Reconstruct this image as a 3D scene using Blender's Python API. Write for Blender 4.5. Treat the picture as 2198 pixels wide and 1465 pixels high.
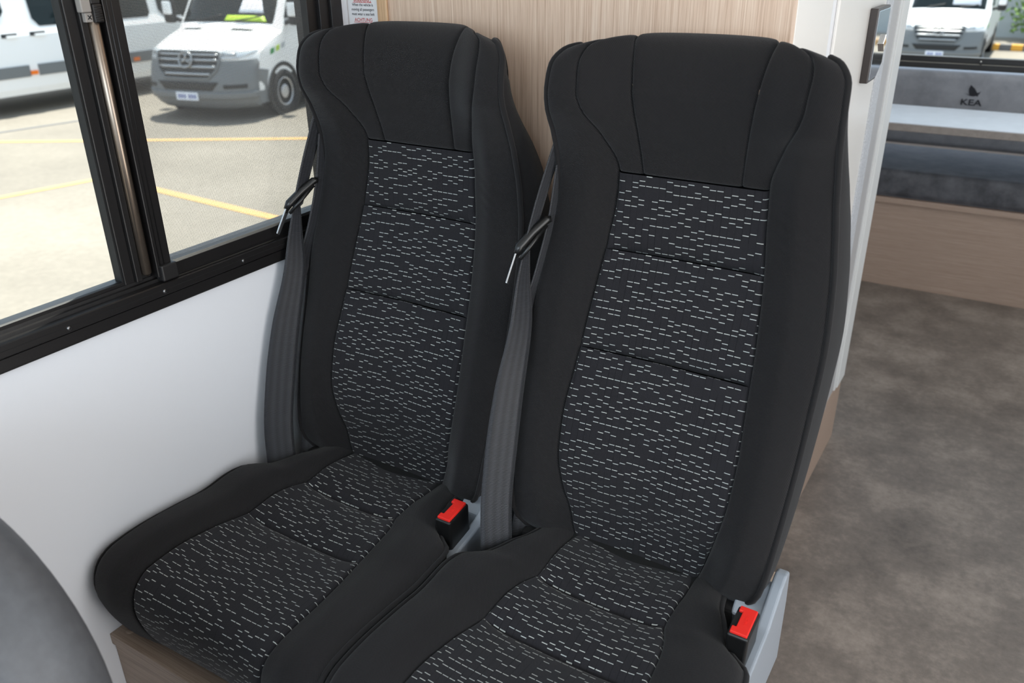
import bpy, bmesh, math, random
import numpy as np
from mathutils import Vector, Matrix

for o in list(bpy.data.objects):
    bpy.data.objects.remove(o, do_unlink=True)
S = bpy.context.scene
COL = S.collection
random.seed(7)

# ------------------------------------------------------------------ camera
cd = bpy.data.cameras.new('camera')
cam = bpy.data.objects.new('camera', cd)
COL.objects.link(cam)
yaw, pitch, roll = -0.55896, 0.44402, -0.014377
fwd = Vector((math.sin(yaw)*math.cos(pitch), math.cos(yaw)*math.cos(pitch), -math.sin(pitch)))
rgt = Vector((math.cos(yaw), -math.sin(yaw), 0))
upv = rgt.cross(fwd)
r2 = math.cos(roll)*rgt + math.sin(roll)*upv
u2 = -math.sin(roll)*rgt + math.cos(roll)*upv
m = Matrix((r2, u2, -fwd)).transposed().to_4x4()
m.translation = Vector((0, 0, 1.33))
cam.matrix_world = m
cd.sensor_fit = 'HORIZONTAL'
cd.sensor_width = 36.0
cd.lens = 36.0*1803.14/2198.0
cd.clip_start = 0.02
cd.clip_end = 300
cd.dof.use_dof = True
cd.dof.focus_distance = 1.35
cd.dof.aperture_fstop = 5.6
S.camera = cam

# ------------------------------------------------------------------ light
S.view_settings.view_transform = 'Standard'
S.view_settings.look = 'None'
S.view_settings.gamma = 1.0
S.view_settings.use_curve_mapping = False
S.view_settings.exposure = 0.0
world = bpy.data.worlds.new('sky')
S.world = world
world.use_nodes = True
bg = world.node_tree.nodes['Background']
bg.inputs[0].default_value = (0.70, 0.83, 1.0, 1)
bg.inputs[1].default_value = 1.6

def light(name, kind, energy, color, loc=(0, 0, 0), rot=None, size=None, sun_dir=None):
    l = bpy.data.lights.new(name, kind)
    l.energy = energy
    l.color = color
    o = bpy.data.objects.new(name, l)
    COL.objects.link(o)
    o.location = loc
    if kind == 'AREA':
        l.shape = 'RECTANGLE'
        l.size, l.size_y = size
    if sun_dir is not None:
        o.rotation_euler = Vector(sun_dir).to_track_quat('-Z', 'Y').to_euler()
    return o

sun = light('sun', 'SUN', 12.0, (1.0, 0.94, 0.86), (0, 6, 12), sun_dir=(0.07, -0.30, -0.95))
sun.data.angle = 0.009
# area lamps added as interior fill at the unseen windscreen, entrance and right-hand window
light('windscreen_fill', 'AREA', 27, (0.78, 0.89, 1.0), (0.05, -1.42, 1.55), size=(1.7, 0.75), sun_dir=(0, 1, -0.35))
light('entrance_fill', 'AREA', 17, (1.0, 0.96, 0.92), (1.08, 0.55, 1.0), size=(0.75, 1.75), sun_dir=(-1, 0, 0))
light('side_window_fill', 'AREA', 13, (0.92, 0.97, 1.0), (1.08, 3.5, 1.2), size=(1.1, 0.6), sun_dir=(-1, 0, -0.1))

# ------------------------------------------------------------------ node helpers
def lin(r, g, b):
    f = lambda c: (c/255/12.92) if c/255 <= 0.04045 else ((c/255+0.055)/1.055)**2.4
    return (f(r), f(g), f(b), 1)

class NT:
    def __init__(s, name):
        s.m = bpy.data.materials.new(name)
        s.m.use_nodes = True
        s.t = s.m.node_tree
        s.n = s.t.nodes
        s.b = s.n.get('Principled BSDF')
        s.out = s.n.get('Material Output')
    def node(s, typ, **kw):
        x = s.n.new(typ)
        for k, v in kw.items():
            setattr(x, k, v)
        return x
    def put(s, sock, v):
        if isinstance(v, bpy.types.NodeSocket):
            s.t.links.new(v, sock)
        else:
            sock.default_value = v
    def math(s, op, a, b=0.0, c=0.0):
        x = s.node('ShaderNodeMath', operation=op)
        s.put(x.inputs[0], a); s.put(x.inputs[1], b)
        if len(x.inputs) > 2: s.put(x.inputs[2], c)
        return x.outputs[0]
    def mix(s, f, a, b):
        x = s.node('ShaderNodeMix', data_type='RGBA')
        s.put(x.inputs[0], f); s.put(x.inputs[6], a); s.put(x.inputs[7], b)
        return x.outputs[2]
    def coord(s, which='Object'):
        return s.node('ShaderNodeTexCoord').outputs[which]
    def uv(s):
        x = s.node('ShaderNodeSeparateXYZ')
        s.t.links.new(s.coord('UV'), x.inputs[0])
        return x.outputs[0], x.outputs[1]
    def comb(s, x, y, z=0.0):
        c = s.node('ShaderNodeCombineXYZ')
        s.put(c.inputs[0], x); s.put(c.inputs[1], y); s.put(c.inputs[2], z)
        return c.outputs[0]
    def mapping(s, vec, scale):
        x = s.node('ShaderNodeMapping')
        s.t.links.new(vec, x.inputs[0])
        x.inputs['Scale'].default_value = scale
        return x.outputs[0]
    def noise(s, vec, scale, detail=3.0, rough=0.5):
        x = s.node('ShaderNodeTexNoise')
        if vec is not None: s.t.links.new(vec, x.inputs['Vector'])
        x.inputs['Scale'].default_value = scale
        x.inputs['Detail'].default_value = detail
        x.inputs['Roughness'].default_value = rough
        return x.outputs[0]
    def white(s, vec):
        x = s.node('ShaderNodeTexWhiteNoise', noise_dimensions='3D')
        s.t.links.new(vec, x.inputs['Vector'])
        return x.outputs['Value']
    def ramp(s, f, stops):
        x = s.node('ShaderNodeValToRGB')
        s.put(x.inputs[0], f)
        e = x.color_ramp.elements
        while len(e) < len(stops): e.new(0.5)
        for k, (p, c) in enumerate(stops):
            e[k].position = p; e[k].color = c
        return x.outputs[0]
    def bump(s, h, strength=0.3, dist=0.001):
        x = s.node('ShaderNodeBump')
        x.inputs['Strength'].default_value = strength
        x.inputs['Distance'].default_value = dist
        s.put(x.inputs['Height'], h)
        s.t.links.new(x.outputs[0], s.b.inputs['Normal'])
    def set(s, **kw):
        for k, v in kw.items():
            s.put(s.b.inputs[k.replace('_', ' ')], v)
        return s

MATS = {}
def simple(name, col, rough=0.5, metal=0.0, **kw):
    n = NT(name)
    n.set(Base_Color=col, Roughness=rough, Metallic=metal, **kw)
    MATS[name] = n.m
    return n.m

def speck(name, col, rough, scale, amount, bump=0.0, metal=0.0, dist=0.0005):
    """plain surface with a fine grain"""
    n = NT(name)
    f = n.noise(n.coord(), scale, 4.0, 0.6)
    dark = tuple(c*(1-amount) for c in col[:3]) + (1,)
    lite = tuple(min(1, c*(1+amount)) for c in col[:3]) + (1,)
    n.set(Base_Color=n.ramp(f, [(0.3, dark), (0.7, lite)]), Roughness=rough, Metallic=metal)
    if bump: n.bump(f, bump, dist)
    MATS[name] = n.m
    return n.m

def twill(n, u, v, pitch=0.0021):
    a = n.math('SINE', n.math('MULTIPLY', n.math('ADD', u, n.math('MULTIPLY', v, 0.6)), 2*math.pi/pitch))
    b = n.math('SINE', n.math('MULTIPLY', n.math('SUBTRACT', v, n.math('MULTIPLY', u, 0.35)), 2*math.pi/(pitch*0.8)))
    return n.math('MULTIPLY', n.math('ADD', n.math('MULTIPLY', a, 0.6), n.math('MULTIPLY', b, 0.4)), 0.5)

def fabric_plain():
    n = NT('charcoal_cloth')
    u, v = n.uv()
    t = n.math('ADD', twill(n, u, v), 0.5)
    big = n.noise(n.coord(), 9.0, 3.0)
    c = n.mix(t, lin(19, 18, 19), lin(39, 38, 39))
    c = n.mix(n.math('MULTIPLY', big, 0.3), c, lin(40, 38, 37))
    n.set(Base_Color=c, Roughness=0.95, Sheen_Weight=0.10, Sheen_Roughness=0.5)
    n.b.inputs['Specular IOR Level'].default_value = 0.2
    n.bump(t, 0.6, 0.0007)
    MATS['cloth'] = n.m

def fabric_dash():
    n = NT('dashed_cloth')
    u, v = n.uv()
    cu = n.math('DIVIDE', n.math('ADD', u, 1.0), 0.0105)
    col = n.math('FLOOR', cu)
    fu = n.math('FRACT', cu)
    ph = n.math('DIVIDE', n.math('FLOOR', n.math('MULTIPLY', n.white(n.comb(col, 4.0, 8.0)), 3.999)), 4.0)
    cv = n.math('ADD', n.math('DIVIDE', n.math('ADD', v, 1.0), 0.0140), ph)
    row = n.math('FLOOR', cv)
    fv = n.math('FRACT', cv)
    pick = n.math('FLOOR', n.math('MULTIPLY', n.white(n.comb(col, row, 6.0)), 2.999))
    mid = n.math('DIVIDE', n.math('ADD', pick, 0.5), 4.0)
    on = n.math('GREATER_THAN', n.white(n.comb(col, row, 3.0)), 0.10)
    d = n.math('LESS_THAN', n.math('ABSOLUTE', n.math('SUBTRACT', fv, mid)), 0.035)
    e = n.math('LESS_THAN', n.math('ABSOLUTE', n.math('SUBTRACT', fu, 0.5)), 0.415)
    mask = n.math('MULTIPLY', n.math('MULTIPLY', on, d), e)
    thread = n.math('ADD', n.math('MULTIPLY', n.math('SINE', n.math('MULTIPLY', u, 2*math.pi/0.0011)), 0.25), 0.75)
    mask = n.math('MULTIPLY', mask, thread)
    edge = n.math('GREATER_THAN', n.math('ABSOLUTE', n.math('SUBTRACT', fu, 0.5)), 0.46)
    seg = n.math('GREATER_THAN', n.white(n.comb(col, n.math('FLOOR', n.math('MULTIPLY', cv, 0.35)), 9.0)), 0.45)
    ribm = n.math('MULTIPLY', edge, seg)
    t = n.math('ADD', twill(n, u, v, 0.0017), 0.5)
    c = n.mix(t, lin(27, 26, 29), lin(42, 41, 44))
    c = n.mix(n.math('MULTIPLY', ribm, 0.75), c, lin(14, 14, 17))
    tint = n.mix(n.white(n.comb(row, col, 1.0)), lin(220, 222, 214), lin(200, 206, 203))
    c = n.mix(mask, c, tint)
    n.set(Base_Color=c, Roughness=0.9, Sheen_Weight=0.10, Sheen_Roughness=0.5)
    n.b.inputs['Specular IOR Level'].default_value = 0.2
    h = n.math('SUBTRACT', n.math('MULTIPLY', t, 0.25), n.math('MULTIPLY', edge, 0.9))
    n.bump(h, 0.4, 0.0008)
    MATS['dash'] = n.m

def webbing():
    n = NT('belt_webbing')
    u, v = n.uv()
    rib = n.math('SINE', n.math('MULTIPLY', v, 2*math.pi/0.0019))
    band = n.math('SINE', n.math('MULTIPLY', u, 2*math.pi/0.0125))
    c = n.mix(n.math('ADD', n.math('MULTIPLY', band, 0.4), 0.5), lin(30, 31, 34), lin(48, 49, 53))
    n.set(Base_Color=c, Roughness=0.42, Sheen_Weight=0.15)
    n.bump(rib, 0.5, 0.0004)
    MATS['webbing'] = n.m

def wood(name, c1, c2, c3, axis, scale=1.0, rough=0.45):
    """fine straight grain; axis = direction of the grain"""
    n = NT(name)
    sc = [520*scale]*3
    sc['xyz'.index(axis)] = 9*scale
    v = n.mapping(n.coord(), sc)
    f = n.noise(v, 1.0, 5.0, 0.65)
    sc2 = [150*scale]*3
    sc2['xyz'.index(axis)] = 2.0*scale
    g = n.noise(n.mapping(n.coord(), sc2), 1.0, 3.0, 0.5)
    h = n.math('ADD', n.math('MULTIPLY', f, 0.65), n.math('MULTIPLY', g, 0.35))
    n.set(Base_Color=n.ramp(h, [(0.34, c1), (0.5, c2), (0.66, c3)]), Roughness=rough)
    n.bump(f, 0.12, 0.0004)
    MATS[name] = n.m
    return n.m

def floor_mat():
    n = NT('stone_vinyl')
    co = n.coord()
    a = n.noise(co, 4.5, 9.0, 0.68)
    b = n.noise(co, 60.0, 4.0, 0.7)
    h = n.math('ADD', n.math('MULTIPLY', a, 0.75), n.math('MULTIPLY', b, 0.25))
    c = n.ramp(h, [(0.33, lin(86, 78, 72)), (0.5, lin(118, 108, 100)), (0.66, lin(152, 140, 130))])
    n.set(Base_Color=c, Roughness=0.42)
    n.bump(b, 0.08, 0.0004)
    MATS['floor'] = n.m

def asphalt():
    n = NT('sunlit_asphalt')
    co = n.coord()
    a = n.noise(co, 0.35, 5.0, 0.6)
    b = n.noise(co, 14.0, 6.0, 0.75)
    h = n.math('ADD', n.math('MULTIPLY', a, 0.6), n.math('MULTIPLY', b, 0.4))
    c = n.ramp(h, [(0.3, lin(111, 105, 97)), (0.5, lin(129, 122, 112)), (0.7, lin(147, 139, 129))])
    n.set(Base_Color=c, Roughness=0.9)
    MATS['asphalt'] = n.m

def glass(name, tint=(0.93, 0.96, 0.95, 1), refl=0.9):
    n = NT(name)
    n.n.remove(n.b)
    tr = n.node('ShaderNodeBsdfTransparent'); tr.inputs[0].default_value = tint
    gl = n.node('ShaderNodeBsdfGlossy'); gl.inputs['Roughness'].default_value = 0.02
    fr = n.node('ShaderNodeFresnel'); fr.inputs['IOR'].default_value = 1.45
    mx = n.node('ShaderNodeMixShader')
    n.t.links.new(n.math('MULTIPLY', fr.outputs[0], refl), mx.inputs[0])
    n.t.links.new(tr.outputs[0], mx.inputs[1]); n.t.links.new(gl.outputs[0], mx.inputs[2])
    n.t.links.new(mx.outputs[0], n.out.inputs[0])
    MATS[name] = n.m

def flyscreen():
    n = NT('insect_mesh')
    u, v = n.uv()
    p = 0.0020
    fu = n.math('FRACT', n.math('DIVIDE', u, p)); fv = n.math('FRACT', n.math('DIVIDE', v, p))
    w = n.math('MAXIMUM', n.math('LESS_THAN', fu, 0.19), n.math('LESS_THAN', fv, 0.19))
    n.set(Base_Color=lin(120, 120, 118), Roughness=0.8)
    tr = n.node('ShaderNodeBsdfTransparent')
    mx = n.node('ShaderNodeMixShader')
    n.t.links.new(w, mx.inputs[0])
    n.t.links.new(tr.outputs[0], mx.inputs[1]); n.t.links.new(n.b.outputs[0], mx.inputs[2])
    n.t.links.new(mx.outputs[0], n.out.inputs[0])
    MATS['flyscreen'] = n.m

def suede(name, c1, c2):
    n = NT(name)
    f = n.noise(n.coord(), 11.0, 5.0, 0.65)
    n.set(Base_Color=n.ramp(f, [(0.35, c1), (0.65, c2)]), Roughness=0.8, Sheen_Weight=0.6, Sheen_Roughness=0.35)
    n.b.inputs['Sheen Tint'].default_value = (0.75, 0.85, 1, 1)
    n.bump(f, 0.2, 0.004)
    MATS[name] = n.m

fabric_plain(); fabric_dash(); webbing(); floor_mat(); asphalt(); flyscreen()
glass('glass', refl=0.15); glass('van_glass', (0.10, 0.15, 0.15, 1), 1.0)
wood('oak_vertical', lin(186, 154, 130), lin(217, 188, 164), lin(233, 210, 188), 'z')
wood('oak_batten', lin(190, 150, 112), lin(216, 178, 138), lin(232, 200, 164), 'z')
wood('oak_bench', lin(158, 133, 117), lin(172, 148, 131), lin(185, 162, 145), 'x', 1.5)
wood('oak_plinth', lin(140, 120, 104), lin(172, 151, 133), lin(194, 174, 156), 'x', 0.9)
suede('slate_suede', lin(66, 66, 70), lin(102, 102, 106))
suede('grey_suede', lin(122, 122, 126), lin(142, 142, 146))
speck('cab_leather', lin(90, 91, 94), 0.5, 90.0, 0.1, 0.25)
simple('white_wall', lin(236, 237, 240), 0.38)
simple('white_door', lin(242, 238, 232), 0.3)
simple('ceiling_white', lin(236, 236, 234), 0.6)
speck('speckle_grey', lin(196, 198, 202), 0.5, 260.0, 0.22, 0.6)
simple('profile_grey', lin(178, 176, 176), 0.45)
simple('profile_white', lin(222, 222, 220), 0.4)
simple('aluminium', (0.75, 0.76, 0.78, 1), 0.3, 1.0)
speck('black_anodised', (0.010, 0.009, 0.009, 1), 0.36, 500.0, 0.25, 0.05, 0.0)
simple('black_gasket', (0.004, 0.004, 0.004, 1), 0.7)
simple('bronze_strip', (0.30, 0.24, 0.19, 1), 0.28, 0.9)
simple('screw_steel', (0.25, 0.25, 0.25, 1), 0.35, 1.0)
simple('latch_grey', lin(150, 144, 138), 0.5)
simple('latch_black', (0.012, 0.011, 0.011, 1), 0.45)
simple('chrome', (0.86, 0.87, 0.88, 1), 0.06, 1.0)
simple('handle_black', lin(74, 68, 66), 0.35, 0.6)
simple('buckle_red', lin(232, 44, 36), 0.38)
simple('buckle_black', (0.008, 0.008, 0.008, 1), 0.32)
simple('bracket_plastic', lin(150, 157, 165), 0.35)
simple('dark_void', (0.003, 0.003, 0.003, 1), 0.9)
simple('back_shell', lin(46, 46, 48), 0.6)
simple('tongue_steel', (0.8, 0.8, 0.8, 1), 0.15, 1.0)
simple('paper', lin(238, 236, 236), 0.6)
simple('ink_black', lin(24, 24, 34), 0.7)
simple('ink_red', lin(196, 40, 36), 0.7)
simple('logo_black', lin(26, 26, 32), 0.8)
speck('table_top', lin(222, 226, 232), 0.35, 14.0, 0.05)
speck('table_edge', lin(150, 140, 132), 0.5, 60.0, 0.12)
simple('van_white', lin(240, 241, 242), 0.25)
simple('van_grey', lin(112, 116, 119), 0.5)
simple('van_dark', lin(26, 27, 29), 0.5)
simple('van_chrome', (0.42, 0.43, 0.44, 1), 0.3, 0.9)
simple('lamp_clear', (0.62, 0.66, 0.70, 1), 0.12, 0.3)
simple('marker_orange', lin(240, 120, 24), 0.4)
simple('tyre', lin(34, 34, 36), 0.8)
simple('rim', (0.55, 0.56, 0.58, 1), 0.4, 0.8)
simple('plate_white', lin(232, 236, 246), 0.5)
simple('plate_blue', lin(70, 90, 160), 0.5)
simple('decal_green', lin(40, 140, 70), 0.5)
simple('decal_lime', lin(170, 205, 50), 0.5)
simple('decal_grey', lin(170, 176, 180), 0.5)
simple('poster_blue', lin(90, 160, 205), 0.6)
simple('poster_red', lin(220, 80, 60), 0.6)
simple('line_yellow', lin(222, 168, 104), 0.8)
simple('tar', lin(96, 100, 108), 0.8)
speck('render_wall', lin(172, 178, 180), 0.9, 2.0, 0.08)
speck('leaf', lin(92, 122, 52), 0.7, 6.0, 0.35)
simple('bark', lin(96, 82, 66), 0.9)
simple('kerb_orange', lin(240, 176, 70), 0.7)
simple('kerb_dark', lin(110, 110, 112), 0.8)

# ------------------------------------------------------------------ object helpers
def mesh_obj(name, verts, faces, mat, parent=None, smooth=False, uvs=None, kind=None):
    me = bpy.data.meshes.new(name)
    me.from_pydata([tuple(map(float, v)) for v in verts], [], faces)
    me.update()
    if uvs is not None:
        l = me.uv_layers.new(name='UVMap')
        arr = np.array([uvs[vi] for p in me.polygons for vi in p.vertices], dtype=np.float32).ravel()
        l.data.foreach_set('uv', arr)
    if smooth:
        me.polygons.foreach_set('use_smooth', [True]*len(me.polygons))
    if mat: me.materials.append(MATS[mat])
    o = bpy.data.objects.new(name, me)
    COL.objects.link(o)
    if parent: o.parent = parent
    if kind: o['kind'] = kind
    return o

def bm_obj(name, bm, mat, parent=None, smooth=False, kind=None):
    me = bpy.data.meshes.new(name)
    bmesh.ops.recalc_face_normals(bm, faces=bm.faces)
    bm.to_mesh(me); bm.free()
    if smooth:
        me.polygons.foreach_set('use_smooth', [True]*len(me.polygons))
    if mat: me.materials.append(MATS[mat])
    o = bpy.data.objects.new(name, me)
    COL.objects.link(o)
    if parent: o.parent = parent
    if kind: o['kind'] = kind
    return o

def add_box(bm, lo, hi, bevel=0.0, seg=2):
    r = bmesh.ops.create_cube(bm, size=1.0)
    vs = r['verts']
    c = [(a+b)/2 for a, b in zip(lo, hi)]
    d = [abs(b-a) for a, b in zip(lo, hi)]
    for v in vs:
        v.co = Vector([c[i]+v.co[i]*d[i] for i in range(3)])
    if bevel:
        es = {e for v in vs for e in v.link_edges}
        bmesh.ops.bevel(bm, geom=list(es), offset=bevel, segments=seg, affect='EDGES', profile=0.5)

def box(name, lo, hi, mat, parent=None, bevel=0.0, seg=2, kind=None, smooth=False):
    bm = bmesh.new()
    add_box(bm, lo, hi, bevel, seg)
    return bm_obj(name, bm, mat, parent, smooth, kind)

def prism(name, pts, axis, a, b, mat, parent=None, bevel=0.0, kind=None, smooth=False, seg=2):
    """polygon in the two other axes (in xyz order) extruded along axis from a to b"""
    bm = bmesh.new()
    ax = 'xyz'.index(axis)
    oth = [i for i in range(3) if i != ax]
    rings = []
    for t in (a, b):
        ring = []
        for p in pts:
            co = [0, 0, 0]; co[ax] = t; co[oth[0]] = p[0]; co[oth[1]] = p[1]
            ring.append(bm.verts.new(co))
        rings.append(ring)
    n = len(pts)
    bm.faces.new(rings[0]); bm.faces.new(rings[1][::-1])
    for i in range(n):
        bm.faces.new((rings[0][i], rings[1][i], rings[1][(i+1) % n], rings[0][(i+1) % n]))
    bmesh.ops.recalc_face_normals(bm, faces=bm.faces)
    if bevel:
        bmesh.ops.bevel(bm, geom=list(bm.edges), offset=bevel, segments=seg, affect='EDGES', profile=0.5)
    return bm_obj(name, bm, mat, parent, smooth, kind)

def tube(name, pts, r, mat, parent=None, n=8, closed=False, kind=None):
    P = np.array(pts, float)
    N = len(P)
    T = np.gradient(P, axis=0) if not closed else (np.roll(P, -1, 0)-np.roll(P, 1, 0))
    T /= np.linalg.norm(T, axis=1)[:, None]+1e-12
    ref = np.array([0, 0, 1.0])
    if abs(T[0]@ref) > 0.9: ref = np.array([1.0, 0, 0])
    A = np.cross(T[0], ref); A /= np.linalg.norm(A)
    vs, fs = [], []
    for i in range(N):
        A = A-T[i]*(A@T[i]); A /= np.linalg.norm(A)
        B = np.cross(T[i], A)
        rr = r[i] if hasattr(r, '__len__') else r
        for k in range(n):
            t = 2*math.pi*k/n
            vs.append(P[i]+rr*(math.cos(t)*A+math.sin(t)*B))
    for i in range(N if closed else N-1):
        j = (i+1) % N
        for k in range(n):
            k2 = (k+1) % n
            fs.append((i*n+k, i*n+k2, j*n+k2, j*n+k))
    if not closed:
        fs.append(tuple(range(n))[::-1]); fs.append(tuple((N-1)*n+k for k in range(n)))
    return mesh_obj(name, vs, fs, mat, parent, True, kind=kind)

def grid_obj(name, P, mat, parent=None, UV=None, sink=None, flip=False, thick=0.0):
    """P: n x m x 3 grid, displaced inwards along its own normal by sink (n x m)"""
    P = np.array(P, float)
    du = np.gradient(P, axis=1); dv = np.gradient(P, axis=0)
    N = np.cross(du, dv); N /= np.linalg.norm(N, axis=2)[:, :, None]+1e-12
    if flip: N = -N
    if sink is not None:
        P = P-N*sink[:, :, None]
    n, m = P.shape[:2]
    vs = P.reshape(-1, 3)
    fs = []
    for i in range(n-1):
        for j in range(m-1):
            q = (i*m+j, i*m+j+1, (i+1)*m+j+1, (i+1)*m+j)
            fs.append(q[::-1] if flip else q)
    uv = None if UV is None else np.array(UV).reshape(-1, 2)
    if thick:
        vs2 = (P-N*thick).reshape(-1, 3)
        K = n*m
        fs2 = [tuple(K+x for x in f[::-1]) for f in fs]
        rim = [(0, j) for j in range(m)]+[(i, m-1) for i in range(1, n)]+[(n-1, j) for j in range(m-2, -1, -1)]+[(i, 0) for i in range(n-2, 0, -1)]
        idx = [i*m+j for i, j in rim]
        for a in range(len(idx)):
            b = (a+1) % len(idx)
            q = (idx[b], idx[a], K+idx[a], K+idx[b])
            fs2.append(q[::-1] if flip else q)
        vs = np.concatenate([vs, vs2]); fs = fs+fs2
        if uv is not None: uv = np.concatenate([uv, uv])
    return mesh_obj(name, vs, fs, mat, parent, True, uvs=uv)

def empty(name, loc=(0, 0, 0), rz=0.0):
    o = bpy.data.objects.new(name, None)
    COL.objects.link(o)
    o.location = loc
    o.rotation_euler = (0, 0, rz)
    o.empty_display_size = 0.1
    return o

def tag(o, label, cat, group=None):
    o['label'] = label; o['category'] = cat
    if group: o['group'] = group
    return o

def struct(o, label=None):
    o['kind'] = 'structure'
    if label: o['label'] = label
    return o

def text(name, body, size, mat, M, parent=None, align='CENTER', thick=0.0, sx=1.0, offset=0.0):
    cu = bpy.data.curves.new(name, 'FONT')
    cu.body = body; cu.size = size; cu.align_x = align; cu.extrude = thick; cu.offset = offset
    cu.resolution_u = 3
    t = bpy.data.objects.new(name, cu)
    COL.objects.link(t)
    dg = bpy.context.evaluated_depsgraph_get()
    me = bpy.data.meshes.new_from_object(t.evaluated_get(dg))
    bpy.data.objects.remove(t, do_unlink=True)
    me.transform(M @ Matrix.Diagonal((sx, 1, 1, 1)))
    me.materials.clear(); me.materials.append(MATS[mat])
    o = bpy.data.objects.new(name, me)
    COL.objects.link(o)
    if parent: o.parent = parent
    return o

def frame_m(org, ex, ey):
    ex = Vector(ex).normalized(); ey = Vector(ey).normalized(); ez = ex.cross(ey)
    M = Matrix((ex, ey, ez)).transposed().to_4x4()
    M.translation = Vector(org)
    return M

def pchip(xk, yk, flat=False):
    x = np.array(xk, float); y = np.array(yk, float)
    h = np.diff(x); dl = np.diff(y)/h
    d = np.zeros_like(y)
    for i in range(1, len(x)-1):
        if dl[i-1]*dl[i] > 0:
            w1 = 2*h[i]+h[i-1]; w2 = h[i]+2*h[i-1]
            d[i] = (w1+w2)/(w1/dl[i-1]+w2/dl[i])
    d[0] = dl[0]; d[-1] = 0.0 if flat else dl[-1]
    def f(q):
        q = np.clip(np.asarray(q, float), x[0], x[-1])
        i = np.clip(np.searchsorted(x, q)-1, 0, len(x)-2)
        t = (q-x[i])/h[i]
        return (y[i]*(1+2*t)*(1-t)**2+h[i]*d[i]*t*(1-t)**2+y[i+1]*t*t*(3-2*t)+h[i]*d[i+1]*t*t*(t-1))
    return f

def params(L, n, fine=(0, .0012, .0026, .0045, .008, .014)):
    f = [q/L for q in fine if q/L < 0.3]
    mid = np.linspace(f[-1], 1-f[-1], max(3, n))[1:-1]
    return np.array(list(f)+list(mid)+[1-q for q in f[::-1]])

# ------------------------------------------------------------------ setting: camper shell
XL, XR, YF, YB, ZC = -1.118, 1.10, -1.50, 4.40, 1.98
box_floor = box('floor', (XL-.04, YF, -.05), (XR+.04, YB+.04, 0), 'floor', kind='structure')
box('ceiling', (XL-.04, YF, ZC), (XR+.04, YB+.04, ZC+.05), 'ceiling_white', kind='structure')

def wall_with_holes(name, axis, a, b, u0, u1, z0, z1, holes, mat):
    """wall in plane axis between a and b, spanning u0..u1 and z0..z1 with rectangular holes (u0,u1,z0,z1) sorted by u"""
    bm = bmesh.new()
    def bx(ua, ub, za, zb):
        if ub-ua < 1e-6 or zb-za < 1e-6: return
        if axis == 'x': add_box(bm, (a, ua, za), (b, ub, zb))
        else: add_box(bm, (ua, a, za), (ub, b, zb))
    cur = u0
    for (h0, h1, v0, v1) in holes:
        bx(cur, h0, z0, z1)
        bx(h0, h1, z0, v0); bx(h0, h1, v1, z1)
        cur = h1
    bx(cur, u1, z0, z1)
    return bm_obj(name, bm, mat, kind='structure')

wall_with_holes('wall_left', 'x', XL-.04, XL, YF, YB+.04, 0, ZC, [(-1.2, -.5, .95, 1.55), (-.04, 1.20, .838, 1.46)], 'white_wall')
wall_with_holes('wall_right', 'x', XR, XR+.04, YF, YB+.04, 0, ZC, [(-1.2, -.4, .95, 1.6), (.15, .95, 0.05, 1.9), (2.9, 4.1, .88, 1.5)], 'white_wall')
wall_with_holes('wall_rear', 'y', YB, YB+.04, XL, XR, 0, ZC, [(-.95, .95, .80, 1.46)], 'white_wall')
wall_with_holes('wall_front', 'y', YF-.04, YF, XL, XR, 0, ZC, [(-.95, .90, 1.12, 1.92)], 'white_wall')

# window_1: the sliding window beside the seats
W1 = struct(empty('window_1', (XL, .6, .816)), 'black framed sliding window above the white side panel')
def w1(o):
    o.location = (-XL, -.6, -.816); return o
xo = XL
w1(prism('frame_flange', [(xo+.0005, .816), (xo+.007, .816), (xo+.008, .818), (xo+.008, .835), (xo+.0005, .836)], 'y', -.06, 1.215, 'black_anodised', W1)).name
def rail(name, pts, y0, y1, mat='black_anodised', bevel=0.0006):
    return w1(prism(name, pts, 'y', y0, y1, mat, W1, bevel))
rail('lower_rail', [(xo-.035, .834), (xo+.011, .8375), (xo+.012, .839), (xo+.012, .8555), (xo+.010, .857), (xo-.002, .857), (xo-.003, .862), (xo-.009, .862), (xo-.010, .8665), (xo-.035, .8665)], -.06, 1.20, bevel=0)
rail('track', [(xo+.0095, .8468), (xo+.0125, .8468), (xo+.0125, .8476), (xo+.0095, .8476)], -.06, 1.20, 'black_gasket', 0)
rail('sash_rail', [(xo-.034, .860), (xo-.012, .860), (xo-.012, .8715), (xo-.016, .873), (xo-.034, .873)], -.05, .715)
rail('sash_rail', [(xo-.034, .860), (xo-.001, .860), (xo-.001, .878), (xo-.006, .8815), (xo-.034, .8815)], .765, 1.15)
rail('upper_rail', [(xo-.035, 1.425), (xo+.010, 1.425), (xo+.010, 1.48), (xo-.035, 1.48)], -.06, 1.20)
def vert(name, x0, x1, y0, y1, z0=.866, z1=1.43, mat='black_anodised', bevel=.0012):
    return w1(box(name, (x0, y0, z0), (x1, y1, z1), mat, W1, bevel))
vert('sash_stile', xo-.034, xo-.010, .700, .7165)
vert('sash_stile', xo-.034, xo-.004, .7165, .727)
vert('gasket', xo-.030, xo-.013, .6975, .7005, mat='black_gasket', bevel=0)
w1(tube('bronze_strip', [(xo-.004, .7345, .8735), (xo-.003, .7345, .877), (xo-.003, .7345, 1.43)], [.0038, .0074, .0074], 'bronze_strip', W1, 14))
vert('mullion_channel', xo-.034, xo-.012, .727, .747, mat='black_gasket')
vert('mullion', xo-.034, xo+.006, .747, .774)
for yy in (.7535, .7605):
    w1(tube('mullion_ridge', [(xo+.0062, yy, .884), (xo+.0062, yy, 1.43)], .0009, 'black_anodised', W1, 6))
w1(box('corner_cap', (xo-.004, .750, .859), (xo+.0135, .7795, .885), 'latch_black', W1, .0025))
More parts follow.
